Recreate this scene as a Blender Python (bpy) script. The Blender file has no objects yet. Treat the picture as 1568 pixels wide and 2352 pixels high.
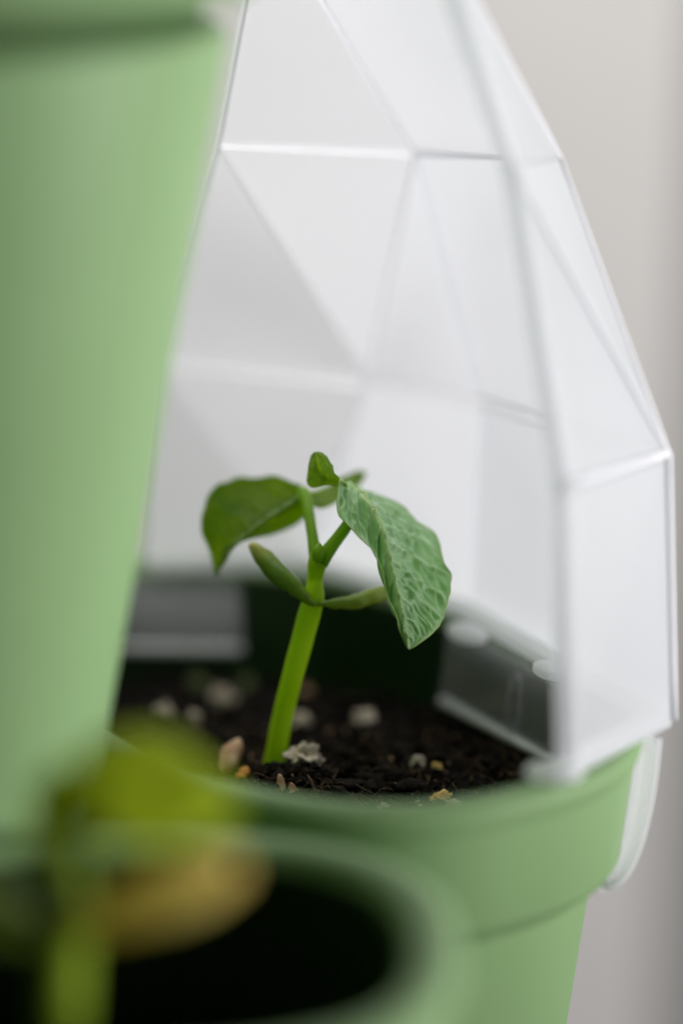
import bpy, bmesh, math, random
from mathutils import Vector, noise, Matrix

random.seed(7)
scene = bpy.context.scene
col = scene.collection
mm = 0.001

# ------------------------------------------------------------------ camera
PITCH = math.radians(16.0)
CAM = Vector((0.0, -0.5, 0.1734))
cd = bpy.data.cameras.new('camera')
cd.sensor_fit = 'VERTICAL'; cd.sensor_height = 36.0; cd.sensor_width = 24.0
cd.lens = 90.0
cd.clip_start = 0.01; cd.clip_end = 50.0
cd.dof.use_dof = True
cd.dof.focus_distance = 0.508
cd.dof.aperture_fstop = 2.4
cam = bpy.data.objects.new('camera', cd)
cam.location = CAM
cam.rotation_euler = (math.pi/2 - PITCH, 0, 0)
col.objects.link(cam)
scene.camera = cam

# ------------------------------------------------------------------ world, lamps, exposure
world = bpy.data.worlds.new('World'); scene.world = world
world.use_nodes = True
bg = world.node_tree.nodes['Background']
bg.inputs[0].default_value = (0.90, 0.95, 1.0, 1)
bg.inputs[1].default_value = 0.03

def area(name, loc, target, sx, sy, power, color):
    ld = bpy.data.lights.new(name, 'AREA')
    ld.shape = 'RECTANGLE'; ld.size = sx; ld.size_y = sy
    ld.energy = power; ld.color = color
    o = bpy.data.objects.new(name, ld)
    o.location = loc
    o.rotation_euler = (Vector(target) - Vector(loc)).to_track_quat('-Z', 'Y').to_euler()
    col.objects.link(o)
    return o
area('window_light', (1.46, -0.36, 0.20), (0, -0.02, 0.03), 0.8, 0.5, 34.5, (0.985, 0.98, 1.0))
area('dome_back_light', (0.25, 0.98, 0.62), (0, 0.0, 0.06), 2.0, 0.8, 19.5, (0.99, 0.98, 1.0))  # unseen lamp added before the wall to brighten the dome's back panels
area('wall_wash_light', (-0.5, 0.35, 1.4), (0.05, 1.5, -0.1), 0.8, 0.5, 15.5, (1.0, 0.965, 0.92))

scene.view_settings.view_transform = 'Standard'
scene.view_settings.look = 'None'
scene.view_settings.gamma = 1.0
scene.view_settings.exposure = 0.0
scene.render.engine = 'CYCLES'
scene.cycles.use_denoising = True
try:
    scene.cycles.denoiser = 'OPENIMAGEDENOISE'
except Exception:
    pass
scene.cycles.max_bounces = 10
scene.cycles.transparent_max_bounces = 24
scene.cycles.transmission_bounces = 8
scene.cycles.sample_clamp_indirect = 6.0

# ------------------------------------------------------------------ measuring helpers (place estimates read from the photo)
def ray(px, py):
    u = (px - 784) / 1176 * 0.2; v = (py - 1176) / 1176 * 0.2
    return Vector((u, math.cos(PITCH) - v*math.sin(PITCH), -math.sin(PITCH) - v*math.cos(PITCH)))
def PL(px, py, z):
    d = ray(px, py); return CAM + d * ((z - CAM.z) / d.z)
def PD(px, py, depth):
    return CAM + ray(px, py) * (depth * mm)

# ------------------------------------------------------------------ object helpers
def link_mesh(name, verts, faces, mat, parent=None, smooth=True):
    me = bpy.data.meshes.new(name)
    me.from_pydata([tuple(v) for v in verts], [], faces)
    bm = bmesh.new(); bm.from_mesh(me)
    bmesh.ops.recalc_face_normals(bm, faces=bm.faces)
    bm.to_mesh(me); bm.free()
    if smooth:
        me.polygons.foreach_set('use_smooth', [True]*len(me.polygons))
    me.materials.append(mat)
    o = bpy.data.objects.new(name, me)
    col.objects.link(o)
    if parent is not None:
        o.parent = parent
        o.matrix_parent_inverse = parent.matrix_world.inverted() if False else Matrix.Translation(-parent.location)
    return o
def empty(name, loc, label, cat, group=None):
    o = bpy.data.objects.new(name, None)
    o.empty_display_size = 0.01
    o.location = loc
    col.objects.link(o)
    tag(o, label, cat, group)
    return o
def tag(o, label=None, cat=None, group=None, kind=None):
    if label: o['label'] = label
    if cat: o['category'] = cat
    if group: o['group'] = group
    if kind: o['kind'] = kind
    return o
def bevel(o, w, seg=2, ang=30):
    m = o.modifiers.new('bevel', 'BEVEL'); m.width = w; m.segments = seg
    m.limit_method = 'ANGLE'; m.angle_limit = math.radians(ang)
def catmull(pts, n):
    """resample control points (tuples of equal length) to n samples"""
    P = [list(p) for p in pts]; m = len(P) - 1; out = []
    for i in range(n):
        t = i/(n-1)*m; k = min(int(t), m-1); f = t-k
        p1, p2 = P[k], P[k+1]
        p0 = P[k-1] if k > 0 else [2*a-b for a, b in zip(p1, p2)]
        p3 = P[k+2] if k+2 <= m else [2*b-a for a, b in zip(p1, p2)]
        out.append([0.5*((2*b)+(-a+c)*f+(2*a-5*b+4*c-d)*f*f+(-a+3*b-3*c+d)*f**3) for a, b, c, d in zip(p0, p1, p2, p3)])
    return out
def tube_geo(pts, radii, sides=12, cap=True, flat=1.0, ref=None):
    """pts: Vectors; radii: list; returns verts, faces"""
    V, F = [], []
    n = len(pts)
    up = ref or Vector((0.13, 0.2, 0.97))
    t0 = (pts[1]-pts[0]).normalized()
    nrm = (up - t0*up.dot(t0)).normalized()
    for i, p in enumerate(pts):
        t = (pts[min(i+1, n-1)] - pts[max(i-1, 0)]).normalized()
        nrm = (nrm - t*nrm.dot(t)).normalized()
        b = t.cross(nrm)
        for k in range(sides):
            a = 2*math.pi*k/sides
            V.append(p + (nrm*math.cos(a)*flat + b*math.sin(a))*radii[i])
    for i in range(n-1):
        for k in range(sides):
            F.append((i*sides+k, i*sides+(k+1) % sides, (i+1)*sides+(k+1) % sides, (i+1)*sides+k))
    if cap:
        F.append(tuple(range(sides))[::-1])
        F.append(tuple((n-1)*sides+k for k in range(sides)))
    return V, F
def tube(name, pts, radii, mat, parent=None, sides=12, flat=1.0, ref=None):
    V, F = tube_geo(pts, radii, sides, True, flat, ref)
    return link_mesh(name, V, F, mat, parent)

# ------------------------------------------------------------------ materials
def new_mat(name):
    m = bpy.data.materials.new(name); m.use_nodes = True
    nt = m.node_tree; nt.nodes.clear()
    out = nt.nodes.new('ShaderNodeOutputMaterial')
    return m, nt, out
def N(nt, t, **kw):
    n = nt.nodes.new(t)
    for k, v in kw.items(): setattr(n, k, v)
    return n
def noise_node(nt, scale, detail=4, rough=0.55):
    tc = N(nt, 'ShaderNodeTexCoord')
    nz = N(nt, 'ShaderNodeTexNoise')
    nz.inputs['Scale'].default_value = scale; nz.inputs['Detail'].default_value = detail
    nz.inputs['Roughness'].default_value = rough
    nt.links.new(tc.outputs['Object'], nz.inputs['Vector'])
    return nz
def ramp(nt, src, stops):
    r = N(nt, 'ShaderNodeValToRGB')
    while len(r.color_ramp.elements) < len(stops): r.color_ramp.elements.new(0.5)
    for e, (p, c) in zip(r.color_ramp.elements, stops):
        e.position = p; e.color = (*c, 1)
    nt.links.new(src, r.inputs['Fac'])
    return r
def simple_pbr(name, stops, scale, rough, bump=0.0, bscale=None, spec=0.5, detail=4, sss=0.0):
    m, nt, out = new_mat(name)
    nz = noise_node(nt, scale, detail)
    r = ramp(nt, nz.outputs['Fac'], stops)
    p = N(nt, 'ShaderNodeBsdfPrincipled')
    nt.links.new(r.outputs['Color'], p.inputs['Base Color'])
    p.inputs['Roughness'].default_value = rough
    p.inputs['Specular IOR Level'].default_value = spec
    if sss:
        p.inputs['Subsurface Weight'].default_value = sss
        p.inputs['Subsurface Radius'].default_value = (0.6, 1.0, 0.2)
        p.inputs['Subsurface Scale'].default_value = 0.0025
    if bump:
        bz = noise_node(nt, bscale or scale*4, 5)
        b = N(nt, 'ShaderNodeBump'); b.inputs['Strength'].default_value = bump
        b.inputs['Distance'].default_value = 0.0005
        nt.links.new(bz.outputs['Fac'], b.inputs['Height'])
        nt.links.new(b.outputs['Normal'], p.inputs['Normal'])
    nt.links.new(p.outputs[0], out.inputs[0])
    return m

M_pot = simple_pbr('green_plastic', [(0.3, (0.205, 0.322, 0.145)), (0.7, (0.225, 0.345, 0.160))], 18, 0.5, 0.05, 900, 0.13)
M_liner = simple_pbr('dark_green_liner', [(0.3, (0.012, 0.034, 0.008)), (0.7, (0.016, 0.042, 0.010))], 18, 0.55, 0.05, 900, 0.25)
M_gap_shade = simple_pbr('gap_shade_green', [(0.3, (0.035, 0.075, 0.020)), (0.7, (0.045, 0.090, 0.026))], 18, 0.6, 0.05, 900, 0.1)  # shade of the tier gap put into a darker green
M_soil = simple_pbr('dark_soil', [(0.30, (0.002, 0.0016, 0.0012)), (0.58, (0.006, 0.004, 0.003)), (0.84, (0.022, 0.014, 0.009))], 260, 0.95, 0.8, 1400, 0.15, 8)
M_crumb = simple_pbr('soil_crumb', [(0.38, (0.004, 0.003, 0.002)), (0.62, (0.016, 0.010, 0.006)), (0.86, (0.065, 0.040, 0.022))], 420, 0.92, 0.7, 2200, 0.15, 6)
M_fibre = simple_pbr('peat_fibre', [(0.35, (0.018, 0.011, 0.006)), (0.75, (0.15, 0.095, 0.05))], 300, 0.85, 0.5, 2200, 0.2)
M_perlite = simple_pbr('perlite', [(0.3, (0.40, 0.33, 0.25)), (0.7, (0.68, 0.60, 0.49))], 600, 0.9, 0.9, 1800, 0.2, 6)
M_perlite_g = simple_pbr('mossy_perlite', [(0.3, (0.10, 0.14, 0.055)), (0.7, (0.24, 0.27, 0.13))], 500, 0.9, 0.7, 1800, 0.2)
M_bark = simple_pbr('tan_bark', [(0.3, (0.26, 0.13, 0.06)), (0.55, (0.46, 0.30, 0.18)), (0.75, (0.62, 0.47, 0.33))], 220, 0.8, 0.5, 1500, 0.2)
M_orange = simple_pbr('orange_bark', [(0.3, (0.30, 0.10, 0.02)), (0.7, (0.55, 0.26, 0.06))], 400, 0.8, 0.4, 1500, 0.2)
M_yellow = simple_pbr('yellow_grain', [(0.3, (0.50, 0.31, 0.07)), (0.7, (0.72, 0.52, 0.20))], 400, 0.8, 0.4, 1500, 0.2)
M_stem = simple_pbr('green_stem', [(0.3, (0.400, 0.580, 0.008)), (0.7, (0.480, 0.660, 0.020))], 160, 0.42, 0.15, 900, 0.4, 4, 0.0)
M_petiole = simple_pbr('petiole_green', [(0.3, (0.200, 0.380, 0.012)), (0.7, (0.300, 0.480, 0.030))], 160, 0.45, 0.15, 900, 0.4, 4, 0.0)
M_stem_shaded = simple_pbr('shaded_stem', [(0.3, (0.16, 0.25, 0.010)), (0.7, (0.22, 0.31, 0.020))], 160, 0.5, 0.15, 900, 0.3)  # darker stem green: the near stem's weaker light is put into the colour
M_wall = simple_pbr('wall_paint', [(0.3, (0.70, 0.675, 0.645)), (0.7, (0.74, 0.715, 0.685))], 3, 0.85, 0.1, 60, 0.2)
M_wall2 = simple_pbr('grey_paint', [(0.3, (0.150, 0.145, 0.135)), (0.7, (0.165, 0.158, 0.148))], 3, 0.8, 0.1, 60, 0.2)

def glow_through(m, amount, colr):
    """juicy plant tissue lets light through: mix in a translucent lobe"""
    nt = m.node_tree
    out = next(n for n in nt.nodes if n.type == 'OUTPUT_MATERIAL')
    src = out.inputs[0].links[0].from_socket
    t = N(nt, 'ShaderNodeBsdfTranslucent'); t.inputs['Color'].default_value = (*colr, 1)
    ms = N(nt, 'ShaderNodeMixShader'); ms.inputs[0].default_value = amount
    nt.links.new(src, ms.inputs[1]); nt.links.new(t.outputs[0], ms.inputs[2]); nt.links.new(ms.outputs[0], out.inputs[0])
glow_through(M_stem, 0.5, (0.62, 0.86, 0.03))
glow_through(M_petiole, 0.45, (0.50, 0.78, 0.05))
def cotyledon_mat(name, tip, base, dark):
    m, nt, out = new_mat(name)
    at = N(nt, 'ShaderNodeAttribute'); at.attribute_name = 'along'
    r = ramp(nt, at.outputs['Fac'], [(0.0, base), (0.32, dark), (0.55, dark), (0.84, tip)])
    nz = noise_node(nt, 500, 5)
    mx = N(nt, 'ShaderNodeMixRGB', blend_type='OVERLAY'); mx.inputs['Fac'].default_value = 0.45
    nt.links.new(r.outputs['Color'], mx.inputs[1]); nt.links.new(nz.outputs['Fac'], mx.inputs[2])
    p = N(nt, 'ShaderNodeBsdfPrincipled'); p.inputs['Roughness'].default_value = 0.5
    nt.links.new(mx.outputs[0], p.inputs['Base Color'])
    b = N(nt, 'ShaderNodeBump'); b.inputs['Strength'].default_value = 0.35; b.inputs['Distance'].default_value = 0.0004
    nz2 = noise_node(nt, 900, 4); nt.links.new(nz2.outputs['Fac'], b.inputs['Height'])
    nt.links.new(b.outputs['Normal'], p.inputs['Normal'])
    nt.links.new(p.outputs[0], out.inputs[0])
    return m
M_cot = cotyledon_mat('cotyledon_green', (0.50, 0.44, 0.12), (0.26, 0.42, 0.02), (0.12, 0.22, 0.012))
M_cot_y = cotyledon_mat('cotyledon_yellowing', (0.36, 0.38, 0.08), (0.28, 0.45, 0.02), (0.27, 0.36, 0.04))
M_cot_tan = cotyledon_mat('cotyledon_tan', (0.80, 0.58, 0.16), (0.45, 0.52, 0.02), (0.88, 0.76, 0.26))

glow_through(M_cot, 0.25, (0.45, 0.62, 0.04)); glow_through(M_cot_y, 0.3, (0.55, 0.65, 0.08)); glow_through(M_cot_tan, 0.4, (1.0, 0.88, 0.30))
def leaf_mat(name, lo, hi, vein, under, transl, rough, coat):
    m, nt, out = new_mat(name)
    at = N(nt, 'ShaderNodeAttribute'); at.attribute_name = 'vein'
    nz = noise_node(nt, 140, 6)
    r = ramp(nt, nz.outputs['Fac'], [(0.32, lo), (0.68, hi)])
    mx = N(nt, 'ShaderNodeMixRGB'); nt.links.new(at.outputs['Fac'], mx.inputs['Fac'])
    nt.links.new(r.outputs['Color'], mx.inputs[1]); mx.inputs[2].default_value = (*vein, 1)
    geo = N(nt, 'ShaderNodeNewGeometry')
    mb = N(nt, 'ShaderNodeMixRGB')                    # the underside of a bean leaf is paler
    nt.links.new(geo.outputs['Backfacing'], mb.inputs['Fac'])
    nt.links.new(mx.outputs[0], mb.inputs[1]); mb.inputs[2].default_value = (*under, 1)
    p = N(nt, 'ShaderNodeBsdfPrincipled')
    nt.links.new(mb.outputs[0], p.inputs['Base Color'])
    p.inputs['Roughness'].default_value = rough
    p.inputs['Specular IOR Level'].default_value = 0.15 + 0.6*min(1, coat)
    p.inputs['Sheen Weight'].default_value = coat
    p.inputs['Coat Weight'].default_value = coat*0.6
    p.inputs['Coat Roughness'].default_value = 0.42
    p.inputs['Sheen Roughness'].default_value = 0.4
    p.inputs['Sheen Tint'].default_value = (0.85, 1.0, 0.88, 1)
    b = N(nt, 'ShaderNodeBump'); b.inputs['Strength'].default_value = 0.30; b.inputs['Distance'].default_value = 0.0003
    nz2 = noise_node(nt, 1900, 3); nt.links.new(nz2.outputs['Fac'], b.inputs['Height'])
    nt.links.new(b.outputs['Normal'], p.inputs['Normal'])
    tr = N(nt, 'ShaderNodeBsdfTranslucent')
    hs = N(nt, 'ShaderNodeHueSaturation'); hs.inputs['Saturation'].default_value = 1.25; hs.inputs['Value'].default_value = 1.5
    nt.links.new(mx.outputs[0], hs.inputs['Color']); nt.links.new(hs.outputs[0], tr.inputs['Color'])
    ms = N(nt, 'ShaderNodeMixShader'); ms.inputs[0].default_value = transl
    nt.links.new(p.outputs[0], ms.inputs[1]); nt.links.new(tr.outputs[0], ms.inputs[2])
    nt.links.new(ms.outputs[0], out.inputs[0])
    return m
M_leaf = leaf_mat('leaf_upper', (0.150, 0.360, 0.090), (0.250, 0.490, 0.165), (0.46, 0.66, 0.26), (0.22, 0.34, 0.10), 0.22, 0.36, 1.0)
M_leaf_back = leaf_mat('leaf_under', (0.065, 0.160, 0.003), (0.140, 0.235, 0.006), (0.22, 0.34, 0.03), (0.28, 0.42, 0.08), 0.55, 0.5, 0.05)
M_leaf_young = leaf_mat('leaf_young', (0.30, 0.42, 0.001), (0.40, 0.50, 0.002), (0.42, 0.50, 0.005), (0.40, 0.50, 0.004), 0.5, 0.5, 0.03)
M_margin = simple_pbr('leaf_margin', [(0.3, (0.26, 0.42, 0.10)), (0.7, (0.36, 0.50, 0.16))], 200, 0.5, 0, None, 0.4)

def frosted(name, clear, transl, colr, gloss_rough=0.42, gloss=0.08):
    m, nt, out = new_mat(name)
    d = N(nt, 'ShaderNodeBsdfDiffuse'); d.inputs['Color'].default_value = (*colr, 1)
    t = N(nt, 'ShaderNodeBsdfTranslucent'); t.inputs['Color'].default_value = (*colr, 1)
    nz = noise_node(nt, 25, 5)
    mr = N(nt, 'ShaderNodeMapRange'); mr.inputs['To Min'].default_value = transl-0.05; mr.inputs['To Max'].default_value = transl+0.05
    nt.links.new(nz.outputs['Fac'], mr.inputs['Value'])
    m1 = N(nt, 'ShaderNodeMixShader'); nt.links.new(mr.outputs[0], m1.inputs[0])
    nt.links.new(d.outputs[0], m1.inputs[1]); nt.links.new(t.outputs[0], m1.inputs[2])
    tp = N(nt, 'ShaderNodeBsdfTransparent'); tp.inputs['Color'].default_value = (0.985, 0.98, 0.995, 1)
    m2 = N(nt, 'ShaderNodeMixShader'); m2.inputs[0].default_value = clear
    nt.links.new(m1.outputs[0], m2.inputs[1]); nt.links.new(tp.outputs[0], m2.inputs[2])
    g = N(nt, 'ShaderNodeBsdfGlossy'); g.inputs['Roughness'].default_value = gloss_rough
    b = N(nt, 'ShaderNodeBump'); b.inputs['Strength'].default_value = 0.08; b.inputs['Distance'].default_value = 0.0004
    nz2 = noise_node(nt, 900, 3); nt.links.new(nz2.outputs['Fac'], b.inputs['Height'])
    nt.links.new(b.outputs['Normal'], g.inputs['Normal'])
    fr = N(nt, 'ShaderNodeLayerWeight'); fr.inputs['Blend'].default_value = 0.25
    ma = N(nt, 'ShaderNodeMath', operation='MULTIPLY_ADD'); ma.inputs[1].default_value = 0.3; ma.inputs[2].default_value = gloss*0.4
    nt.links.new(fr.outputs['Fresnel'], ma.inputs[0])
    m3 = N(nt, 'ShaderNodeMixShader'); nt.links.new(ma.outputs[0], m3.inputs[0])
    nt.links.new(m2.outputs[0], m3.inputs[1]); nt.links.new(g.outputs[0], m3.inputs[2])
    nt.links.new(m3.outputs[0], out.inputs[0])
    return m
M_dome = frosted('frosted_plastic', 0.15, 0.60, (0.925, 0.920, 0.950))
M_crease = frosted('frosted_plastic_crease', 0.32, 0.60, (0.94, 0.935, 0.960), 0.5, 0.02)
M_seam = frosted('frosted_plastic_thick', 0.12, 0.60, (0.97, 0.975, 0.985))
M_edge = frosted('frosted_plastic_edge', 0.05, 0.30, (0.97, 0.97, 0.985), 0.5, 0.02)
M_border = frosted('frosted_plastic_border', 0.52, 0.70, (0.97, 0.975, 0.985), 0.5, 0.02)
M_tab = frosted('frosted_plastic_thin', 0.81, 0.5, (0.925, 0.920, 0.950), 0.15, 0.12)

def clear_mat():
    m, nt, out = new_mat('clear_inner_skin')
    tp = N(nt, 'ShaderNodeBsdfTransparent'); tp.inputs['Color'].default_value = (0.985, 0.99, 0.995, 1)
    g = N(nt, 'ShaderNodeBsdfGlossy'); g.inputs['Roughness'].default_value = 0.3
    fr = N(nt, 'ShaderNodeLayerWeight'); fr.inputs['Blend'].default_value = 0.12
    ms = N(nt, 'ShaderNodeMixShader')
    nt.links.new(fr.outputs['Fresnel'], ms.inputs[0]); nt.links.new(tp.outputs[0], ms.inputs[1]); nt.links.new(g.outputs[0], ms.inputs[2])
    nt.links.new(ms.outputs[0], out.inputs[0])
    return m
M_clear = clear_mat()

# ------------------------------------------------------------------ the setting: wall behind
def wall(name, x0, x1, y, z0, z1, mat, thick=0.05):
    V = [(x, yy, z) for yy in (y, y+thick) for x in (x0, x1) for z in (z0, z1)]
    F = [(0, 1, 3, 2), (4, 6, 7, 5), (0, 4, 5, 1), (2, 3, 7, 6), (0, 2, 6, 4), (1, 5, 7, 3)]
    o = link_mesh(name, V, F, mat, None, False)
    tag(o, kind='structure')
    return o
wall('wall', -1.6, 0.236, 1.15, -0.9, 1.2, M_wall)
wall('wall_grey', 0.240, 1.2, 1.18, -0.9, 1.2, M_wall2)

# ------------------------------------------------------------------ planter tower
ANG = math.radians(33)
RD = Vector((math.cos(ANG), math.sin(ANG), 0)); TD = Vector((-math.sin(ANG), math.cos(ANG), 0))
AX = Vector((-75*mm, -59*mm, 0))
C1 = Vector((-2.5*mm, -2*mm, 0)) + RD*(-6.5*mm) + TD*(8*mm)
C2 = Vector((-38*mm, -131*mm, 0))
A1, B1, N1 = 54.5*mm, 86*mm, 2.45
A2, B2, N2 = 44.5*mm, 56*mm, 2.6

def sup(c, a, b, n, ang, off, phi):
    a, b = a+off, b+off
    cs, sn = math.cos(phi), math.sin(phi)
    k = (abs(cs)**n + abs(sn)**n)**(-1/n)
    x, y = a*cs*k, b*sn*k
    ca, sa = math.cos(ang), math.sin(ang)
    return Vector((c.x + x*ca - y*sa, c.y + x*sa + y*ca, 0))
def inside(c, a, b, n, ang, off, p):
    d = p - c; ca, sa = math.cos(ang), math.sin(ang)
    x = d.x*ca + d.y*sa; y = -d.x*sa + d.y*ca
    return (abs(x)/(a+off))**n + (abs(y)/(b+off))**n < 1

def loft(c, a, b, n, ang, prof, seg=96, cap=True):
    V, F = [], []
    for (off, z) in prof:
        for k in range(seg):
            p = sup(c, a, b, n, ang, off*mm, 2*math.pi*k/seg); V.append((p.x, p.y, z*mm))
    m = len(prof)
    for i in range(m-1):
        for k in range(seg):
            F.append((i*seg+k, i*seg+(k+1) % seg, (i+1)*seg+(k+1) % seg, (i+1)*seg+k))
    if cap:
        F.append(tuple(range(seg))); F.append(tuple((m-1)*seg+k for k in range(seg)))
    return V, F

tower = empty('planter_tower', AX + Vector((0, 0, -0.13)), 'green plastic stacking planter tower with open pockets round its column', 'planter')
def lathe(name, prof, mat, parent, seg=96):
    V, F = [], []
    for (r, z) in prof:
        for k in range(seg):
            a = 2*math.pi*k/seg
            V.append((AX.x + r*mm*math.cos(a), AX.y + r*mm*math.sin(a), z*mm))
    m = len(prof)
    for i in range(m-1):
        for k in range(seg):
            F.append((i*seg+k, i*seg+(k+1) % seg, (i+1)*seg+(k+1) % seg, (i+1)*seg+k))
    F.append(tuple(range(seg))); F.append(tuple((m-1)*seg+k for k in range(seg)))
    return link_mesh(name, V, F, mat, parent)
lathe('column', [(12, -130), (25, -30), (31, 0), (43.2, 64), (55.9, 131.2), (55.6, 132.2), (54.6, 132.8), (50, 133)], M_pot, tower)
lathe('upper_tier', [(50, 138.6), (57.0, 138.2), (59.4, 138.4), (60.8, 139.4), (61.4, 141.2), (62.4, 147), (77, 222)], M_pot, tower)

lathe('gap_shade_ring', [(49, 131), (51.5, 132), (51.5, 139.5), (49, 140)], M_gap_shade, tower)  # dark ring added to stand for the shade between the stacked tiers

BODY = [(-22, -118), (-20.5, -121), (-18, -118), (-8.0, -34.5), (-7.2, -32.5), (-5.2, -30.6), (-3.6, -29.6), (-2.5, -27.6), (-0.4, -8)]
RIM = [(-0.4, -8), (0.5, -6.2), (1.0, -4.6), (0.6, -3.2), (-0.8, -2.4), (-3, -2.2), (-5.4, -2.6), (-7, -3.8), (-7.8, -6)]
INNER = [(-7.8, -6), (-9.5, -20), (-13, -45), (-19, -80)]
for (c, a, b, n, ang, lab) in ((C1, A1, B1, N1, ANG, 'green pocket under the frosted dome'), (C2, A2, B2, N2, math.radians(-90), 'green pocket nearest the camera')):
    V, F = loft(c, a, b, n, ang, BODY[2:], cap=False)
    seg = 96
    F.append(tuple(range(seg)))
    pk = link_mesh('pocket', V, F, M_pot, tower); pk['label'] = lab
    V, F = loft(c, a, b, n, ang, RIM, cap=False)
    rm = link_mesh('rim', V, F, M_pot, None)
    rm.parent = pk
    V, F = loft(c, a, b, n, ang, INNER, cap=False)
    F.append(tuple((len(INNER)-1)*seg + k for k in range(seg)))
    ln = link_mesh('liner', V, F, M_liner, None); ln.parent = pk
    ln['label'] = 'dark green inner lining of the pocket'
# the web that joins the two pockets in front of the column
V, F, idx = [], [], {}
NP, NR = 70, 60
def webpt(i, j):
    f = i/NP; phi = math.radians(-80 + 125*f)
    m = (f-0.48)/0.5
    ro = 97 + 8*min(1, m*m)
    q = j/NR
    ro -= 15; r = 24 + (ro-24)*q
    z = -13 - 0.8*math.sin(q*9) - (max(0, q-0.93)/0.07)**2*3.5
    return Vector((AX.x + r*mm*math.cos(phi), AX.y + r*mm*math.sin(phi), z*mm))
def wv(i, j, low=False):
    k = (i, j, low)
    if k not in idx:
        p = webpt(i, j)
        if low: p = Vector((p.x, p.y, -0.10))
        idx[k] = len(V); V.append(p)
    return idx[k]
for i in range(NP):
    for j in range(NR):
        c = (webpt(i, j) + webpt(i+1, j+1))/2; c.z = 0
        if inside(C1, A1, B1, N1, ANG, -4*mm, c) or inside(C2, A2, B2, N2, math.radians(-90), -4*mm, c): continue
        F.append((wv(i, j), wv(i+1, j), wv(i+1, j+1), wv(i, j+1)))
        if j == NR-1:
            F.append((wv(i, j+1), wv(i+1, j+1), wv(i+1, j+1, True), wv(i, j+1, True)))
link_mesh('tier_web', V, F, M_pot, tower)

# ------------------------------------------------------------------ frosted dome over the far pocket
O2 = Vector((-2.5*mm, -2*mm, 0))
def RT(r, t, z): return O2 + RD*(r*mm) + TD*(t*mm) + Vector((0, 0, z*mm))
b_D, b_C, b_B, b_M, b_A = PL(1300, 1778, 0), PL(1545, 1652, 0), RT(44.5, 11, 0), RT(33, 60, 0), RT(0, 80, 0)
w_D, w_C, w_B, w_M, w_A = PD(1290, 1118, 462), PD(1532, 1042, 487), PD(1108, 925, 552), PD(845, 872, 578), PD(345, 815, 588)
k_H, k_G, k_F, k_E = PD(1172, 378, 466), PD(1286, 365, 492), PD(955, 350, 546), PD(498, 330, 528)
t_G, t_F = PD(962, -240, 470), PD(606, -230, 505)
# keep the top back panel flat: the ridge end lies in the plane of the other three corners
_n = (k_F-k_G).cross(t_F-k_G); _d = ray(962, -240)
_t = (k_G-CAM).dot(_n)/_d.dot(_n)
if 0.44 < _t < 0.53: t_G = CAM + _d*_t
dome = empty('seedling_dome', (b_B + b_D)/2, 'frosted white faceted plastic dome clipped over the far green pocket', 'dome')
POLY = [(b_D, b_C, w_C, w_D), (b_C, b_B, w_B, w_C), (b_B, b_M, w_M, w_B), (b_M, b_A, w_A, w_M),
        (w_D, w_C, k_H), (w_C, k_G, k_H), (w_C, w_B, k_F, k_G), (w_B, w_M, k_F), (w_M, k_E, k_F), (w_M, w_A, k_E),
        (k_H, k_G, t_G), (k_G, k_F, t_F, t_G), (k_F, k_E, t_F)]
ctr = RT(5, 0, 60)
TH = 1.0*mm
RING = [w_D, w_C, w_B, w_M, w_A]
def inset(a, b):
    ring = any((a-p).length < 1e-6 for p in RING) and any((b-p).length < 1e-6 for p in RING)
    return (1.5 if ring else 0.4)*mm
def solid_sheet(name, V, F, nrm, mat, smooth):
    """moulded sheet: frosted outer face, clear inner skin, closed edges"""
    m = len(V)
    V = list(V) + [p - nrm*TH for p in V]
    edges = {}
    for f in F:
        for a, b in zip(f, f[1:] + f[:1]):
            edges[(a, b)] = edges.get((a, b), 0) + 1
    rimf = [(a, b, b+m, a+m) for (a, b) in edges if (b, a) not in edges]
    inner = [tuple(i+m for i in f[::-1]) for f in F]
    o = link_mesh(name, V, list(F) + inner + rimf, mat, dome, smooth)
    o.data.materials.append(M_clear)
    for k, p in enumerate(o.data.polygons):
        if k >= len(F): p.material_index = 1
    return o
edge_book = {}
for poly in POLY:
    poly = list(poly)
    c = sum(poly, Vector())/len(poly)
    n = (poly[1]-poly[0]).cross(poly[2]-poly[0]).normalized()
    if n.dot(c-ctr) < 0:
        poly.reverse(); n = -n
    m = len(poly)
    q = []
    for i in range(m):
        a, b, d = poly[i-1], poly[i], poly[(i+1) % m]
        e1, e2 = (a-b).normalized(), (d-b).normalized()
        sn = max(.3, math.sin(e1.angle(e2)))
        d1, d2 = inset(a, b), inset(b, d)
        q.append(b + e1*(d2/sn) + e2*(d1/sn))
    solid_sheet('panel', q, [tuple(range(m))], n, M_dome, False)
    for i in range(m):
        a, b = poly[i], poly[(i+1) % m]
        key = frozenset((a.to_tuple(7), b.to_tuple(7)))
        edge_book.setdefault(key, []).append((a, b, q[i], q[(i+1) % m], n))
for key, L in edge_book.items():
    if len(L) == 2:
        (a, b, qa, qb, n1), (b2, a2, rb, ra, n2) = L
        if (a2-a).length > 1e-6: ra, rb = rb, ra
        nn = (n1+n2).normalized()
        a_, b_ = a - nn*.15*mm, b - nn*.15*mm
        solid_sheet('seam', [a_, b_, qb, qa, rb, ra], [(0, 1, 2, 3), (1, 0, 5, 4)], nn, M_crease, False)
    else:
        a, b, qa, qb, n1 = L[0]
        solid_sheet('seam', [a, b, qb, qa], [(0, 1, 2, 3)], n1, M_crease, False)
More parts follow.
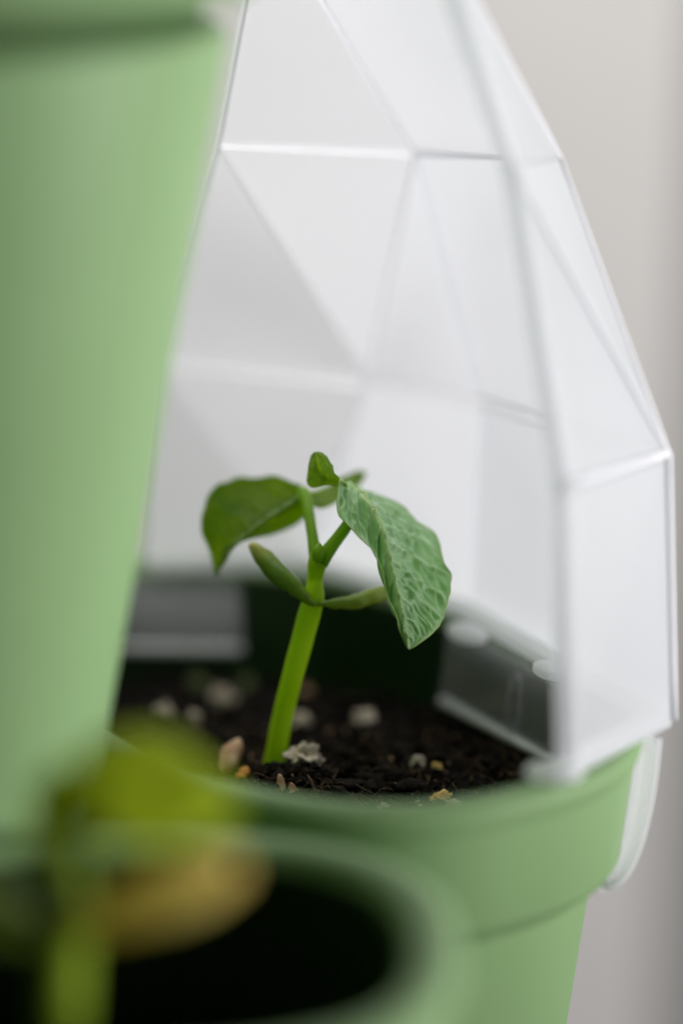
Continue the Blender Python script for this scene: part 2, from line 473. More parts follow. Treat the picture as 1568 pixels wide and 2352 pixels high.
for a, b, r in ((t_G, k_G, .55), (k_G, w_C, .6), (w_C, b_C, .8), (w_C, k_H, .5), (w_D, w_C, .75)):
    tube('seam', [a.lerp(b, i/5) for i in range(6)], [r*mm]*6, M_edge, dome, 10)   # thick moulded outer corners
# rounded border round the open side that faces the column
def border(pts, r, name='border'):
    P = [pts[0]]
    for i in range(1, len(pts)-1):
        a, b, c = pts[i-1], pts[i], pts[i+1]
        P += [b.lerp(a, .12), b.lerp(a, .04), b.lerp(c, .04), b.lerp(c, .12)]
    P.append(pts[-1])
    return tube(name, P, [r]*len(P), M_border, dome, 14)
border([b_D + Vector((0, 0, -1.5*mm)), w_D, k_H, t_G], 2.1*mm)
border([b_A, w_A, k_E, t_F], 0.9*mm)
# flange that rests on the pot rim
base = [b_D, b_C, b_B, b_M, b_A]
cz = RT(-10, 0, 0)
V, F = [], []
dense = []
for i in range(4):
    for k in range(8): dense.append(base[i].lerp(base[i+1], k/8))
dense.append(base[4])
for p in dense:
    d = (cz-p).normalized()
    o = p + d*(0.3*mm); q = p + d*5.5*mm
    V += [o+Vector((0, 0, .8*mm)), o-Vector((0, 0, 1.6*mm)), q-Vector((0, 0, 1.6*mm)), q+Vector((0, 0, .8*mm))]
for i in range(len(dense)-1):
    for k in range(4):
        F.append((4*i+k, 4*i+(k+1) % 4, 4*i+4+(k+1) % 4, 4*i+4+k))
F += [(0, 1, 2, 3), tuple(4*(len(dense)-1)+k for k in (3, 2, 1, 0))]
fl = link_mesh('flange', V, F, M_seam, dome, False); bevel(fl, .5*mm)
# rounded foot where the border meets the rim
def blob(name, c, sx, sy, sz, mat, parent, sub=3, nz=0.0, nscale=60, rot=None, seed=0, smooth=True):
    bm = bmesh.new(); bmesh.ops.create_icosphere(bm, subdivisions=sub, radius=1)
    for v in bm.verts:
        k = 1
        if nz:
            k += nz*(noise.fractal(v.co*nscale*0.02 + Vector((seed*3.1, seed*1.7, 0)), 0.9, 2.1, 4))
        v.co = Vector((v.co.x*sx, v.co.y*sy, v.co.z*sz))*k
        if rot: v.co = rot @ v.co
    me = bpy.data.meshes.new(name); bm.to_mesh(me); bm.free()
    if smooth: me.polygons.foreach_set('use_smooth', [True]*len(me.polygons))
    me.materials.append(mat)
    o = bpy.data.objects.new(name, me); o.location = c
    col.objects.link(o)
    if parent is not None:
        o.parent = parent; o.location = Vector(c) - parent.location
    return o
foot_c = PD(1272, 1772, 462)
blob('foot', foot_c, 5.4*mm, 3.6*mm, 2.0*mm, M_seam, dome, 3)
# tabs that hang inside the pot
def box_on(a, b, down, inn, th, name, mat, parent):
    """plate from a to b (top edge), hanging along 'down', thickness th towards inn"""
    V = []
    for p in (a, b, b+down, a+down):
        V += [p, p+inn*th]
    F = [(0, 2, 4, 6), (1, 7, 5, 3), (0, 1, 3, 2), (2, 3, 5, 4), (4, 5, 7, 6), (6, 7, 1, 0)]
    o = link_mesh(name, V, F, mat, None, False)
    o.parent = parent
    if parent is dome: o.matrix_parent_inverse = Matrix.Translation(-dome.location)
    return o
def tab(pa, pb, depth, h):
    tl = pa; tr = pb
    inn = (cz-(tl+tr)/2); inn.z = 0; inn.normalize()
    dn = Vector((0, 0, -h)) + inn*2.0*mm
    t = box_on(tl, tr, dn, inn, 1.1*mm, 'tab', M_tab, dome)
    e = tube('tab_edge', [tl+dn+inn*.5*mm, tl.lerp(tr, .3)+dn+inn*.5*mm, tl.lerp(tr, .7)+dn+inn*.5*mm, tr+dn+inn*.5*mm], [1.2*mm]*4, M_edge, t, 8)
    e.matrix_parent_inverse = Matrix()
    return t, tl, tr, dn, inn
t1, *_ = tab(PL(545, 1322, -2*mm), PL(215, 1318, -2*mm), 0, 17*mm)
t2, tl, tr, dn, inn = tab(RT(37, 8, -2), RT(35.5, -33, -2), 0, 17.5*mm)
# raised oval imitating the lug's reflection on the right tab
pts = []
cx = tl.lerp(tr, .66)+dn*.55+inn*1.3*mm
for k in range(25):
    a = 2*math.pi*k/24
    pts.append(cx + (tr-tl).normalized()*2.1*mm*math.cos(a) + dn.normalized()*6.4*mm*math.sin(a))
V, F = tube_geo(pts, [.45*mm]*25, 8)
ring = link_mesh('lug_glint_ring', V, F, M_tab, None); ring.parent = t2
# small round lugs under the flange
def lug(c, rad, name='lug'):
    V, F = [], []
    n = 28
    for z, r in ((1.0, .86), (.55, 1), (-.55, 1), (-1.0, .86)):
        for k in range(n):
            a = 2*math.pi*k/n
            V.append(c + RD*(rad*.62*r*math.cos(a)) + TD*(rad*r*math.sin(a)) + Vector((0, 0, z*mm*1.1)))
    for i in range(3):
        for k in range(n): F.append((i*n+k, i*n+(k+1) % n, (i+1)*n+(k+1) % n, (i+1)*n+k))
    F += [tuple(range(n)), tuple(3*n+k for k in range(n))]
    return link_mesh(name, V, F, M_seam, dome)
lug(PD(1072, 1455, 540), 5.6*mm)
lug(PD(1262, 1540, 512), 4.4*mm)
# clip on the outside of the pot
def clip():
    prof = [(1512, 1690), (1505, 1760), (1493, 1840), (1474, 1920), (1452, 1978), (1428, 2014), (1402, 2028), (1380, 2022)]
    rings = catmull(prof, 24)
    V, F = [], []
    w = TD*6*mm
    P = [PD(x-26, y-4, 494 + 6*i/23) for i, (x, y) in enumerate(rings)]
    n = len(P)
    for i, p in enumerate(P):
        t = (P[min(i+1, n-1)]-P[max(i-1, 0)]).normalized()
        nn = w.normalized().cross(t).normalized()
        if nn.dot(RD) > 0: nn = -nn
        th = (5.4 if i < 17 else 5.4 - 3.0*((i-17)/6))*mm
        # channel section: thin plate with raised borders
        V += [p - w*.5, p + w*.5, p + w*.5 + nn*th*.45, p - w*.5 + nn*th*.45]
    for i in range(n-1):
        for k in range(4): F.append((4*i+k, 4*i+(k+1) % 4, 4*i+4+(k+1) % 4, 4*i+4+k))
    F += [(0, 1, 2, 3), tuple(4*(n-1)+k for k in (3, 2, 1, 0))]
    o = link_mesh('clip', V, F, M_border, dome); bevel(o, .6*mm, 2, 40)
    e = tube('clip_edge', [p - w*.5 for p in P], [.8*mm]*n, M_border, None, 8); e.parent = o
    return o
clip()

# ------------------------------------------------------------------ potting soil
SZ = -0.022
def soil_h(x, y):
    p = Vector((x, y, 0))
    h = 2.2*mm*noise.fractal(p*42, 0.9, 2.0, 4) + 1.1*mm*noise.fractal(p*170 + Vector((5, 2, 1)), 0.8, 2.2, 4)
    h += 1.0*mm*abs(noise.noise(p*330))
    return h
mound = PL(672, 1795, SZ)
def soil_z(x, y):
    d2 = ((x-mound.x)**2 + (y-mound.y)**2)
    back = max(0.0, y - 0.004)                     # the soil has sunk towards the back of the pocket
    return SZ + soil_h(x, y) + 4.0*mm*math.exp(-d2/(8*mm)**2) - 0.13*back
def on_soil(px, py):
    z = SZ
    for _ in range(8):
        p = PL(px, py, z); z = .5*z + .5*soil_z(p.x, p.y)
    return PL(px, py, z)
def make_soil(name, c, a, b, n, ang, step, zf, off):
    V, F, ix = [], [], {}
    ca, sa = math.cos(ang), math.sin(ang)
    nx, ny = int(a/step)+1, int(b/step)+1
    for i in range(-nx, nx+1):
        for j in range(-ny, ny+1):
            x, y = i*step, j*step
            p = Vector((c.x + x*ca - y*sa, c.y + x*sa + y*ca, 0))
            if inside(c, a, b, n, ang, off, p):
                ix[i, j] = len(V); V.append((p.x, p.y, zf(p.x, p.y)))
    for (i, j) in list(ix):
        q = [(i, j), (i+1, j), (i+1, j+1), (i, j+1)]
        if all(k in ix for k in q): F.append(tuple(ix[k] for k in q))
    return link_mesh(name, V, F, M_soil)
s1 = make_soil('potting_soil', C1, A1, B1, N1, ANG, 0.62*mm, soil_z, -7.6*mm)
tag(s1, 'dark crumbly potting soil in the pocket under the dome', 'soil', kind='stuff')
s2 = make_soil('potting_soil', C2, A2, B2, N2, math.radians(-90), 1.6*mm, lambda x, y: SZ - 0.012 + soil_h(x, y), -8.5*mm)
tag(s2, 'dark potting soil in the open pocket nearest the camera', 'soil', kind='stuff')

def crumb_geo(c, s, seed):
    bm = bmesh.new(); bmesh.ops.create_icosphere(bm, subdivisions=1, radius=1)
    r = Matrix.Rotation(random.random()*6.28, 3, Vector((random.random()-.5, random.random()-.5, random.random())).normalized())
    sx, sy, sz = s*random.uniform(.7, 1.5), s*random.uniform(.6, 1.1), s*random.uniform(.4, .8)
    V = []
    for v in bm.verts:
        k = 1 + .55*noise.noise(v.co*1.4 + Vector((seed*.77, seed*.31, 0)))
        V.append(c + r @ Vector((v.co.x*sx*k, v.co.y*sy*k, v.co.z*sz*k)))
    F = [tuple(v.index for v in f.verts) for f in bm.faces]
    bm.free()
    return V, F
V, F = [], []
for i in range(2600):
    px, py = random.uniform(230, 1330), random.uniform(1600, 1900)
    p = on_soil(px, py)
    if not inside(C1, A1, B1, N1, ANG, -10*mm, Vector((p.x, p.y, 0))): continue
    s = random.choice((.35, .5, .6, .8, 1.1, 1.1, 1.7, 2.3 if i % 3 == 0 else .9))*mm
    p.z = soil_z(p.x, p.y) + s*.25
    v, f = crumb_geo(p, s, i); o = len(V); V += v; F += [tuple(k+o for k in t) for t in f]
cr = link_mesh('soil_crumbs', V, F, M_crumb, None, False)
tag(cr, 'loose dark brown crumbs scattered over the soil under the dome', 'soil', kind='stuff')
V, F = [], []
for i in range(520):
    px, py = random.uniform(480, 1250), random.uniform(1690, 1890)
    p = on_soil(px, py)
    if not inside(C1, A1, B1, N1, ANG, -10*mm, Vector((p.x, p.y, 0))): continue
    z0 = soil_z(p.x, p.y)
    a = random.uniform(0, 6.28); L = random.uniform(1.2, 5.5)*mm; el = random.uniform(-.1, .55)
    d = Vector((math.cos(a)*math.cos(el), math.sin(a)*math.cos(el), math.sin(el)))
    b0 = Vector((p.x, p.y, z0+.1*mm))
    side = Vector((random.uniform(-1, 1), random.uniform(-1, 1), random.uniform(.2, 1)))*L*.22
    pts = [b0, b0+d*L*.33+side*.6, b0+d*L*.66+side, b0+d*L+side*.3]
    v, f = tube_geo(pts, [random.uniform(.10, .26)*mm, .2*mm, .15*mm, .06*mm], 5)
    o = len(V); V += v; F += [tuple(k+o for k in t) for t in f]
fl_V, fl_F = [], []
for i in range(170):
    px, py = random.uniform(300, 1250), random.uniform(1640, 1890)
    p = on_soil(px, py)
    if not inside(C1, A1, B1, N1, ANG, -10*mm, Vector((p.x, p.y, 0))): continue
    s = random.choice((.2, .25, .3, .4, .55))*mm
    p.z = soil_z(p.x, p.y) + s*.6
    v, f = crumb_geo(p, s, i+5000); o = len(fl_V); fl_V += v; fl_F += [tuple(k+o for k in t) for t in f]
flk = link_mesh('soil_flecks', fl_V, fl_F, M_bark, None, False)
tag(flk, 'tiny pale tan flecks sprinkled through the soil under the dome', 'soil', kind='stuff')
fb = link_mesh('peat_fibres', V, F, M_fibre)
tag(fb, 'fine brown peat fibres tangled in the soil round the stem', 'soil', kind='stuff')

def lump(name, px, py, w, hgt, mat, label, cat, group, seed, rough=.35, tilt=0.0, lift=.28, z=None):
    w *= .9; rough = min(.75, rough*1.7)
    p = on_soil(px, py); p.z = soil_z(p.x, p.y) + hgt*mm*lift
    # sit on the ground under the place seen in the photo
    rot = Matrix.Rotation(seed*1.3, 3, 'Z') @ Matrix.Rotation(tilt, 3, 'Y')
    o = blob(name, p, w*mm*.5, w*mm*.42, hgt*mm*.5, mat, None, 4, rough, 90, rot, seed)
    tag(o, label, cat, group)
    return o
PG = 'pale perlite lumps on the soil'
lump('perlite_lump', 698, 1764, 8.2, 5.6, M_perlite, 'large craggy white perlite lump touching the right of the seedling stem', 'perlite', PG, 1, .55)
lump('perlite_lump', 510, 1622, 6.4, 5.0, M_perlite, 'largest blurred pale perlite lump left of the stem on the far soil', 'perlite', PG, 2, .35)
lump('perlite_lump', 377, 1656, 4.4, 4.4, M_perlite, 'leftmost pale perlite lump beside the green column', 'perlite', PG, 3, .35)
lump('perlite_lump', 446, 1660, 3.6, 3.4, M_perlite, 'small round perlite lump between the two bigger ones left of the stem', 'perlite', PG, 4, .35)
lump('perlite_lump', 688, 1668, 5.0, 3.6, M_perlite, 'pinkish perlite lump half hidden behind the stem on its right', 'perlite', PG, 5, .35)
lump('perlite_lump', 838, 1662, 6.0, 3.6, M_perlite, 'pale oval perlite lump alone on the dark soil right of the stem', 'perlite', PG, 6, .35)
lump('perlite_lump', 452, 1580, 4.2, 3.6, M_perlite_g, 'mossy green lump farthest left at the back of the soil', 'perlite', PG, 7, .35)
lump('perlite_lump', 566, 1582, 4.2, 3.6, M_perlite_g, 'mossy green lump at the back of the soil nearer the stem', 'perlite', PG, 8, .35)
lump('perlite_lump', 957, 1762, 3.4, 2.6, M_perlite, 'small dull perlite lump left of the yellow grain', 'perlite', PG, 9, .4)
lump('perlite_lump', 852, 1806, 1.4, 1.6, M_perlite, 'tiny bright white perlite grain in sharp focus on the front soil', 'perlite', PG, 10, .4)
lump('perlite_lump', 955, 1858, 2.8, 1.9, M_perlite, 'small cream perlite crumb lying behind the green front rim', 'perlite', PG, 11, .5)
lump('perlite_lump', 1040, 1853, 3.6, 1.9, M_perlite, 'cream perlite crumb nearest the right of the front rim', 'perlite', PG, 12, .5)
lump('perlite_lump', 880, 1858, 2.6, 1.5, M_perlite, 'flat pale perlite crumb left of the cream ones behind the front rim', 'perlite', PG, 13, .5)
lump('yellow_grain', 1002, 1772, 2.6, 2.4, M_yellow, 'round yellow grain on the dark soil near the dome foot', 'grain', None, 14, .25)
lump('yellow_grain', 1010, 1838, 4.2, 2.0, M_yellow, 'jagged pale yellow bark flake on the front soil', 'bark', None, 15, .7)
lump('bark_chip', 700, 1598, 3.6, 3.2, M_bark, 'small tan chip at the back just right of the stem', 'bark', 'bark chips on the soil', 16, .4)

def chip(px0, py0, px1, py1, w, mat, label, seed, th=.9, lift0=0.4, lift1=0.4, g='bark chips on the soil'):
    a, b = on_soil(px0, py0), on_soil(px1, py1)
    a.z = soil_z(a.x, a.y)+lift0*mm; b.z = soil_z(b.x, b.y)+lift1*mm
    c = (a+b)/2; d = (b-a); L = d.length; d.normalize()
    s = Vector((0, 0, 1)).cross(d).normalized(); u = d.cross(s)
    V, F = [], []
    n, sd = 14, 10
    for i in range(n):
        f = i/(n-1); q = (f-.5)*L
        k = (1-(abs(f-.5)*2)**3.2)*.85 + .15
        for j in range(sd):
            an = 2*math.pi*j/sd
            nz = 1 + .45*noise.noise(Vector((f*4, an*1.5, seed*2.3)))
            V.append(c + d*q*(1+.06*math.sin(j*2.4)) + s*(math.cos(an)*w*.5*mm*k*nz) + u*(math.sin(an)*th*.5*mm*k*nz + .5*mm*math.sin(f*3.1+seed)))
    for i in range(n-1):
        for j in range(sd): F.append((i*sd+j, i*sd+(j+1) % sd, (i+1)*sd+(j+1) % sd, (i+1)*sd+j))
    F += [tuple(range(sd)), tuple((n-1)*sd+j for j in range(sd))]
    o = link_mesh('bark_chip', V, F, mat)
    o.data.transform(Matrix.Translation(-c)); o.location = c
    tag(o, label, 'bark', g)
    return o
chip(512, 1790, 548, 1752, 4.2, M_bark, 'upright tan bark chip with a pale tip left of the stem', 1, 3.0, .6, 5.5)
chip(548, 1800, 566, 1784, 2.6, M_orange, 'small orange bark chip curled beside the tan one', 2, 1.6, .5, 2.4)
chip(800, 1792, 905, 1788, 2.4, M_crumb, 'long flat dark bark strip lying across the front soil', 3, 1.0, 1.2, 1.2)
chip(760, 1800, 842, 1810, 3.8, M_crumb, 'broad dark bark flake right of the perlite lump', 4, 1.6, .8, .8)
chip(1040, 1812, 1120, 1808, 3.0, M_crumb, 'dark bark splinter near the right end of the front soil', 5, 1.2, .6, .6)
chip(905, 1815, 985, 1822, 4.6, M_crumb, 'dark thick bark chunk in the middle of the front soil', 6, 2.4, .9, .9)
chip(705, 1800, 735, 1842, .8, M_fibre, 'thin pale twig sloping down from the soil mound', 7, .6, 1.6, .3)
chip(640, 1800, 652, 1826, 1.6, M_bark, 'pale brown splinter on the face of the soil mound', 8, .8, 1.8, .8)
chip(668, 1812, 680, 1836, 1.8, M_bark, 'flaky tan splinter low on the soil mound', 9, .8, 1.2, .6)

# ------------------------------------------------------------------ seedlings
def attr(o, name, vals):
    a = o.data.attributes.new(name, 'FLOAT', 'POINT')
    a.data.foreach_set('value', vals)
def vtube(name, ctrl, mat, parent, n=28, sides=16, flat=1.0):
    """ctrl rows: px, py, depth, radius(mm)"""
    S = catmull(ctrl, n)
    o = tube(name, [PD(*s[:3]) for s in S], [max(.05, s[3])*mm for s in S], mat, parent, sides, flat)
    if n > 20:                                   # slight swellings and ridges along living stems
        for v in o.data.vertices:
            v.co += v.normal*(.10*mm*noise.noise(v.co*260) + .06*mm*math.cos(2*math.pi*(v.index % sides)/sides*5))
    return o

LEAF_SIGN = -1.0
def leaf(name, rows, mat, parent, nl=None, arch=1.0, relief=0.35, nv=9, seed=0, ns=150, nw=44, th=.22, margin=M_margin, wave=.5):
    """rows: (left px,py,Z), (mid px,py,Z), (right px,py,Z) from base to tip; builds a puckered blade with raised midrib"""
    R = catmull([tuple(a)+tuple(b)+tuple(c) for a, b, c in rows], ns)
    G, H, VE = [], [], []
    W = 2*nw+1
    for i, r in enumerate(R):
        s = i/(ns-1)
        Lp, Mp, Rp = PD(*r[0:3]), PD(*r[3:6]), PD(*r[6:9])
        for j in range(W):
            w = (j-nw)/nw
            e = Lp if w < 0 else Rp
            f = abs(w)
            mg = 1 + (f**2)*(.08*noise.noise(Vector((s*9, 3 if w < 0 else 8, seed))) + .045*noise.noise(Vector((s*24, 5 if w < 0 else 2, seed))))
            G.append(Mp + (e-Mp)*(f*mg))
            q = s - .26*f**1.15
            ph = (q*nv + (.5 if w < 0 else 0)) + .45*noise.noise(Vector((s*3.1, f*2.2 + (9 if w < 0 else 0), seed*1.9)))
            dv = abs(ph-round(ph))/nv
            width = (e-Mp).length
            lat = math.exp(-(dv/.011)**2)*(1-f*.5)
            mid = math.exp(-(f*width/(.55*mm))**2)
            pil = (1-math.exp(-(dv/.03)**2))*min(1, f*4)
            pp = Vector((q*nv*1.6, f*width/mm*.42 + (7 if w < 0 else 0), seed))
            cellv = noise.voronoi(pp*1.05)[0]
            cell = min(1, (cellv[1]-cellv[0])*2.4)
            edge = min(1, (1-f)*6)*min(1, s*8)*min(1, (1-s)*9)
            fine = noise.voronoi(Vector((q*nv*4.2, f*width/mm*1.1 + (7 if w < 0 else 0), seed+4)))[0]
            cell2 = min(1, (fine[1]-fine[0])*2.2)
            h = (-.8*lat + .45*pil + .95*(cell-.4)*min(1, f*5) + .18*(cell2-.4)*min(1, f*5) - 1.0*mid)*relief*edge*mm
            h += .55*mm*noise.noise(Vector((s*5, w*2.4, seed*2.7)))*min(1, f*3)*min(1, (1-s)*6)
            h += arch*mm*math.sin(f*math.pi)*min(1, s*3)*min(1, (1-s)*4)
            h += wave*mm*f**3*math.sin(s*15 + (2 if w < 0 else 0) + seed)*min(1, (1-s)*5)
            H.append(h)
            VE.append(min(1, .7*mid + .22*lat + .08*(1-cell)*min(1, f*6) + .35*max(0, f-.97)/.03))
    # displace along smooth normals of the base surface
    V = []
    for i in range(ns):
        for j in range(W):
            a = G[max(i-1, 0)*W+j]; b = G[min(i+1, ns-1)*W+j]
            c = G[i*W+max(j-3, 0)]; d = G[i*W+min(j+3, W-1)]
            n = (b-a).cross(d-c)
            if n.length < 1e-12: n = Vector((0, -1, 0))
            n.normalize()
            V.append(G[i*W+j] + n*H[i*W+j]*LEAF_SIGN)
    F = []
    for i in range(ns-1):
        for j in range(W-1):
            F.append((i*W+j, i*W+j+1, (i+1)*W+j+1, (i+1)*W+j))
    me = bpy.data.meshes.new(name); me.from_pydata([tuple(v) for v in V], [], F)
    if LEAF_SIGN < 0: me.flip_normals()
    me.polygons.foreach_set('use_smooth', [True]*len(me.polygons))
    me.materials.append(mat)
    o = bpy.data.objects.new(name, me); col.objects.link(o)
    o.parent = parent; o.matrix_parent_inverse = Matrix.Translation(-parent.location)
    attr(o, 'vein', VE)
    if margin:
        for jj, nm in ((0, 'leaf_edge'), (W-1, 'leaf_edge')):
            pts = [V[i*W+jj] for i in range(0, ns, 2)]
            pts = [p for k, p in enumerate(pts) if k == 0 or (p-pts[k-1]).length > 1e-6]
            e = tube(nm, pts, [.13*mm]*len(pts), margin, None, 6); e.parent = o
        pts = [V[i*W+nw] + Vector((0, .42*mm, -.15*mm)) for i in range(0, ns, 3)]
        e = tube('midrib', pts, [(.42-.34*k/len(pts))*mm for k in range(len(pts))], margin, None, 8); e.parent = o
    return o

p0 = PL(630, 1757, SZ)
Z0 = (p0-CAM).dot(Vector((0, math.cos(PITCH), -math.sin(PITCH))))/mm
seed1 = empty('bean_seedling', p0, 'green bean seedling in sharp focus growing inside the frosted dome', 'seedling')
vtube('stem', [(622, 1800, Z0+1, 2.5), (630, 1757, Z0, 2.3), (648, 1655, Z0-3, 2.15), (668, 1570, Z0-6, 2.15), (695, 1470, Z0-8, 2.25), (712, 1405, Z0-10, 2.3), (722, 1368, Z0-11, 2.1), (724, 1330, Z0-11, 1.6), (729, 1295, Z0-12, 1.9), (733, 1270, Z0-12, 1.7)], M_stem, seed1, 60, 20)
ZT = Z0-12
vtube('petiole', [(728, 1290, ZT, 1.5), (722, 1262, ZT+1, 1.25), (716, 1220, ZT+3, 1.1), (708, 1170, ZT+6, 1.15), (700, 1136, ZT+9, 1.3), (690, 1126, ZT+11, .9)], M_petiole, seed1)
vtube('petiole', [(736, 1292, ZT, 1.6), (748, 1272, ZT-1, 1.5), (770, 1242, ZT-1, 1.3), (795, 1208, ZT-1, 1.2), (818, 1172, ZT+1, 1.1), (836, 1152, ZT+1, .8)], M_petiole, seed1)
vtube('bud', [(729, 1285, ZT-2, 1.0), (730, 1270, ZT-3, 1.25), (732, 1256, ZT-3, .9), (733, 1247, ZT-3, .25)], M_petiole, seed1, 14, 10)
def cotyledon(ctrl, mat, parent, flat=.75, n=36):
    o = vtube('cotyledon', ctrl, mat, parent, n, 20, flat)
    sides = 20
    for v in o.data.vertices:
        k = v.co*420
        v.co += v.normal*(.28*mm*noise.fractal(k, .9, 2.1, 3) + .12*mm*noise.noise(k*2.7))*(1 if v.index//sides not in (0, n-1) else 0)
    attr(o, 'along', [min(1, (k//sides)/(n-1)) for k in range(len(o.data.vertices))])
    return o
cotyledon([(722, 1386, ZT, .9), (706, 1378, ZT-1, 1.2), (680, 1353, ZT-1, 2.1), (650, 1326, ZT, 2.65), (620, 1298, ZT+2, 2.6), (595, 1270, ZT+3, 2.0), (580, 1255, ZT+4, 1.3), (574, 1249, ZT+4, .35)], M_cot, seed1)
cotyledon([(726, 1386, ZT, .9), (748, 1386, ZT+1, 1.0), (780, 1386, ZT+2, 1.55), (820, 1380, ZT+4, 2.0), (860, 1368, ZT+6, 2.05), (890, 1356, ZT+8, 1.7), (912, 1346, ZT+9, 1.0), (920, 1342, ZT+9, .3)], M_cot_y, seed1)
# main leaf: left margin, midrib, right margin
ZL = 506
rows = [((772, 1104, ZL+6), (802, 1106, ZL+10), (848, 1128, ZL+17)),
        ((775, 1138, ZL+4), (826, 1136, ZL+8), (874, 1152, ZL+18)),
        ((788, 1185, ZL+2), (849, 1168, ZL+5), (922, 1166, ZL+17)),
        ((820, 1230, ZL+1), (870, 1210, ZL+3), (964, 1192, ZL+16)),
        ((850, 1268, ZL), (884, 1254, ZL+2), (998, 1228, ZL+14)),
        ((875, 1311, ZL-1), (894, 1300, ZL+1), (1018, 1288, ZL+11)),
        ((889, 1356, ZL-1), (905, 1345, ZL), (1031, 1342, ZL+8)),
        ((903, 1398, ZL-2), (916, 1390, ZL-1), (1026, 1390, ZL+5)),
        ((914, 1434, ZL-2), (925, 1430, ZL-2), (1012, 1428, ZL+2)),
        ((926, 1470, ZL-2), (932, 1466, ZL-2), (984, 1461, ZL)),
        ((937, 1491, ZL-2), (938, 1491, ZL-2), (940, 1492, ZL-2))]
big = leaf('leaf', rows, M_leaf, seed1, arch=.9, relief=.66, nv=9, seed=3, wave=.7)
big['label'] = 'puckered pale green leaf drooping to the right'
# curled basal lobe of the main leaf
rows = [((800, 1128, ZL+8), (795, 1112, ZL+7), (784, 1108, ZL+4)),
        ((757, 1112, ZL+10), (764, 1096, ZL+9), (778, 1100, ZL+5)),
        ((722, 1118, ZL+10), (742, 1092, ZL+8), (770, 1092, ZL+5)),
        ((707, 1112, ZL+9), (730, 1078, ZL+8), (763, 1072, ZL+6)),
        ((707, 1088, ZL+9), (727, 1060, ZL+8), (751, 1050, ZL+7)),
        ((713, 1052, ZL+9), (724, 1046, ZL+9), (738, 1040, ZL+8)),
        ((722, 1038, ZL+9), (724, 1038, ZL+9), (726, 1038, ZL+9))]
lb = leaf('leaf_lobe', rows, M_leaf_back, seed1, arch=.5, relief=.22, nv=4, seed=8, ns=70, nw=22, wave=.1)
# left leaf, seen from below
LZ = ZT+14
rows = [((704, 1124, LZ-3), (700, 1128, LZ-3), (704, 1140, LZ-3)),
        ((684, 1110, LZ+1), (672, 1150, LZ-3), (704, 1180, LZ+3)),
        ((650, 1101, LZ+4), (640, 1172, LZ-4), (684, 1204, LZ+5)),
        ((605, 1098, LZ+6), (606, 1196, LZ-5), (640, 1220, LZ+4)),
        ((556, 1093, LZ+7), (576, 1222, LZ-5), (598, 1228, LZ+1)),
        ((508, 1112, LZ+6), (548, 1248, LZ-4), (560, 1246, LZ-2)),
        ((474, 1156, LZ+4), (526, 1272, LZ-3), (532, 1270, LZ-2)),
        ((464, 1214, LZ+2), (512, 1290, LZ-2), (516, 1290, LZ-2)),
        ((482, 1270, LZ+1), (502, 1302, LZ-1), (506, 1303, LZ-1)),
        ((494, 1318, LZ), (496, 1320, LZ), (498, 1320, LZ))]
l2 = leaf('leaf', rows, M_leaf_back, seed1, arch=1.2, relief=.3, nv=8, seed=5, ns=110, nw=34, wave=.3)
l2['label'] = 'darker leaf drooping to the left, seen from below'
rows = [((700, 1130, LZ-3), (702, 1140, LZ-3), (704, 1152, LZ-4)),
        ((728, 1126, LZ), (728, 1148, LZ-1), (726, 1168, LZ-3)),
        ((760, 1112, LZ+6), (766, 1136, LZ+4), (764, 1158, LZ+1)),
        ((790, 1094, LZ+10), (800, 1116, LZ+8), (800, 1134, LZ+5)),
        ((816, 1084, LZ+12), (826, 1100, LZ+11), (826, 1114, LZ+9)),
        ((840, 1083, LZ+13), (842, 1085, LZ+13), (842, 1087, LZ+13))]
leaf('leaf_lobe', rows, M_leaf_back, seed1, arch=.4, relief=.2, nv=4, seed=6, ns=70, nw=22, wave=.2)

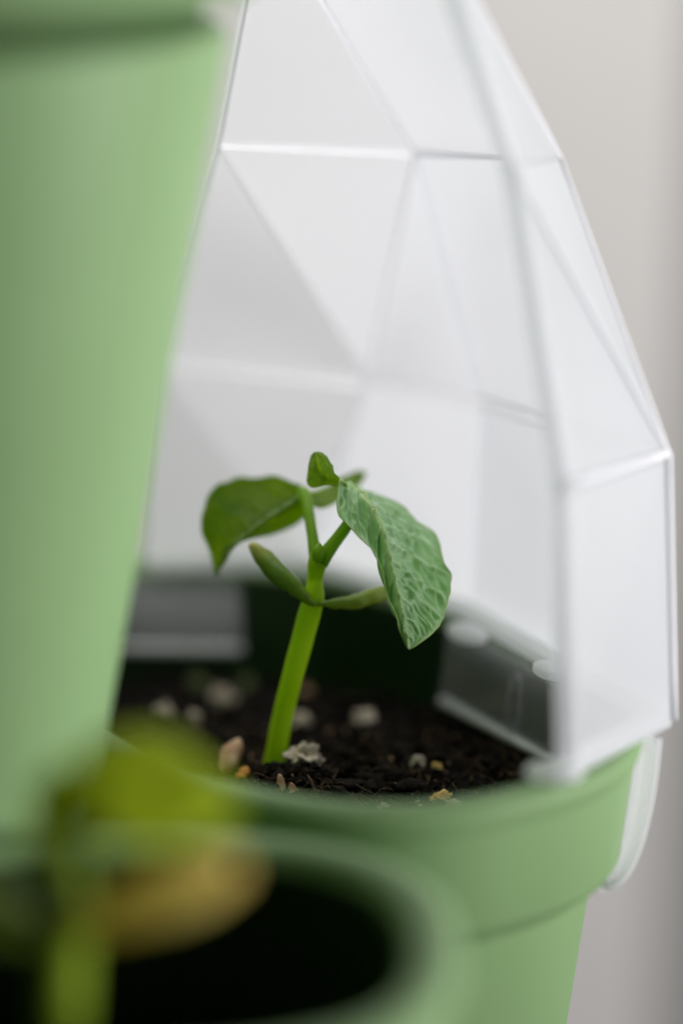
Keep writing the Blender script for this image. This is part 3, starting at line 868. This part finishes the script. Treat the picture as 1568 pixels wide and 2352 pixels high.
# the blurred seedling in the near pocket
NZ = 384
b2 = PD(150, 2420, NZ)
seed2 = empty('bean_seedling', b2, 'yellow-green bean seedling blurred in the near pocket with a tan seed leaf', 'seedling')
vtube('stem', [(135, 2560, NZ+12, 4.0), (142, 2380, NZ+5, 3.9), (148, 2220, NZ, 3.8), (152, 2100, NZ-4, 3.9), (152, 1990, NZ-6, 2.9), (162, 1910, NZ-8, 2.7), (185, 1850, NZ-9, 2.4)], M_stem_shaded, seed2, 40)
cotyledon([(160, 2130, NZ-4, 1.4), (200, 2128, NZ-6, 2.4), (280, 2100, NZ-10, 4.2), (365, 2062, NZ-14, 5.4), (450, 2028, NZ-16, 5.3), (512, 2000, NZ-18, 3.8), (542, 1986, NZ-19, 2.1), (552, 1982, NZ-19, .5)], M_cot_tan, seed2, .7)
cotyledon([(145, 2150, NZ-4, 1.4), (110, 2150, NZ-3, 2.4), (40, 2120, NZ-2, 4.8), (-60, 2080, NZ, 5.6), (-150, 2040, NZ, 3.5), (-190, 2030, NZ, .6)], M_cot_y, seed2, .7)
vtube('petiole', [(180, 1860, NZ-9, 2.2), (200, 1835, NZ-9, 1.7), (225, 1815, NZ-9, 1.4)], M_petiole, seed2, 12, 10)
rows = [((170, 1760, NZ-6), (180, 1815, NZ-9), (190, 1870, NZ-14)),
        ((216, 1700, NZ+2), (230, 1806, NZ-8), (232, 1910, NZ-16)),
        ((290, 1672, NZ+4), (300, 1812, NZ-7), (300, 1940, NZ-16)),
        ((374, 1690, NZ+5), (378, 1820, NZ-6), (374, 1950, NZ-15)),
        ((452, 1728, NZ+4), (452, 1830, NZ-6), (442, 1936, NZ-12)),
        ((512, 1808, NZ), (516, 1846, NZ-5), (504, 1896, NZ-8)),
        ((550, 1862, NZ-4), (552, 1866, NZ-4), (552, 1870, NZ-4))]
leaf('leaf', rows, M_leaf_young, seed2, arch=1.5, relief=.3, nv=7, seed=11, ns=80, nw=26, margin=None)
rows = [((196, 1770, NZ-8), (194, 1815, NZ-9), (194, 1870, NZ-10)),
        ((140, 1750, NZ), (146, 1830, NZ-8), (150, 1920, NZ-14)),
        ((94, 1780, NZ+2), (100, 1860, NZ-6), (110, 1950, NZ-12)),
        ((70, 1840, NZ), (80, 1900, NZ-5), (88, 1970, NZ-9)),
        ((64, 1970, NZ-5), (66, 1975, NZ-5), (68, 1978, NZ-5))]
leaf('leaf', rows, M_leaf_young, seed2, arch=1.0, relief=.3, nv=6, seed=12, ns=70, nw=22, margin=None)
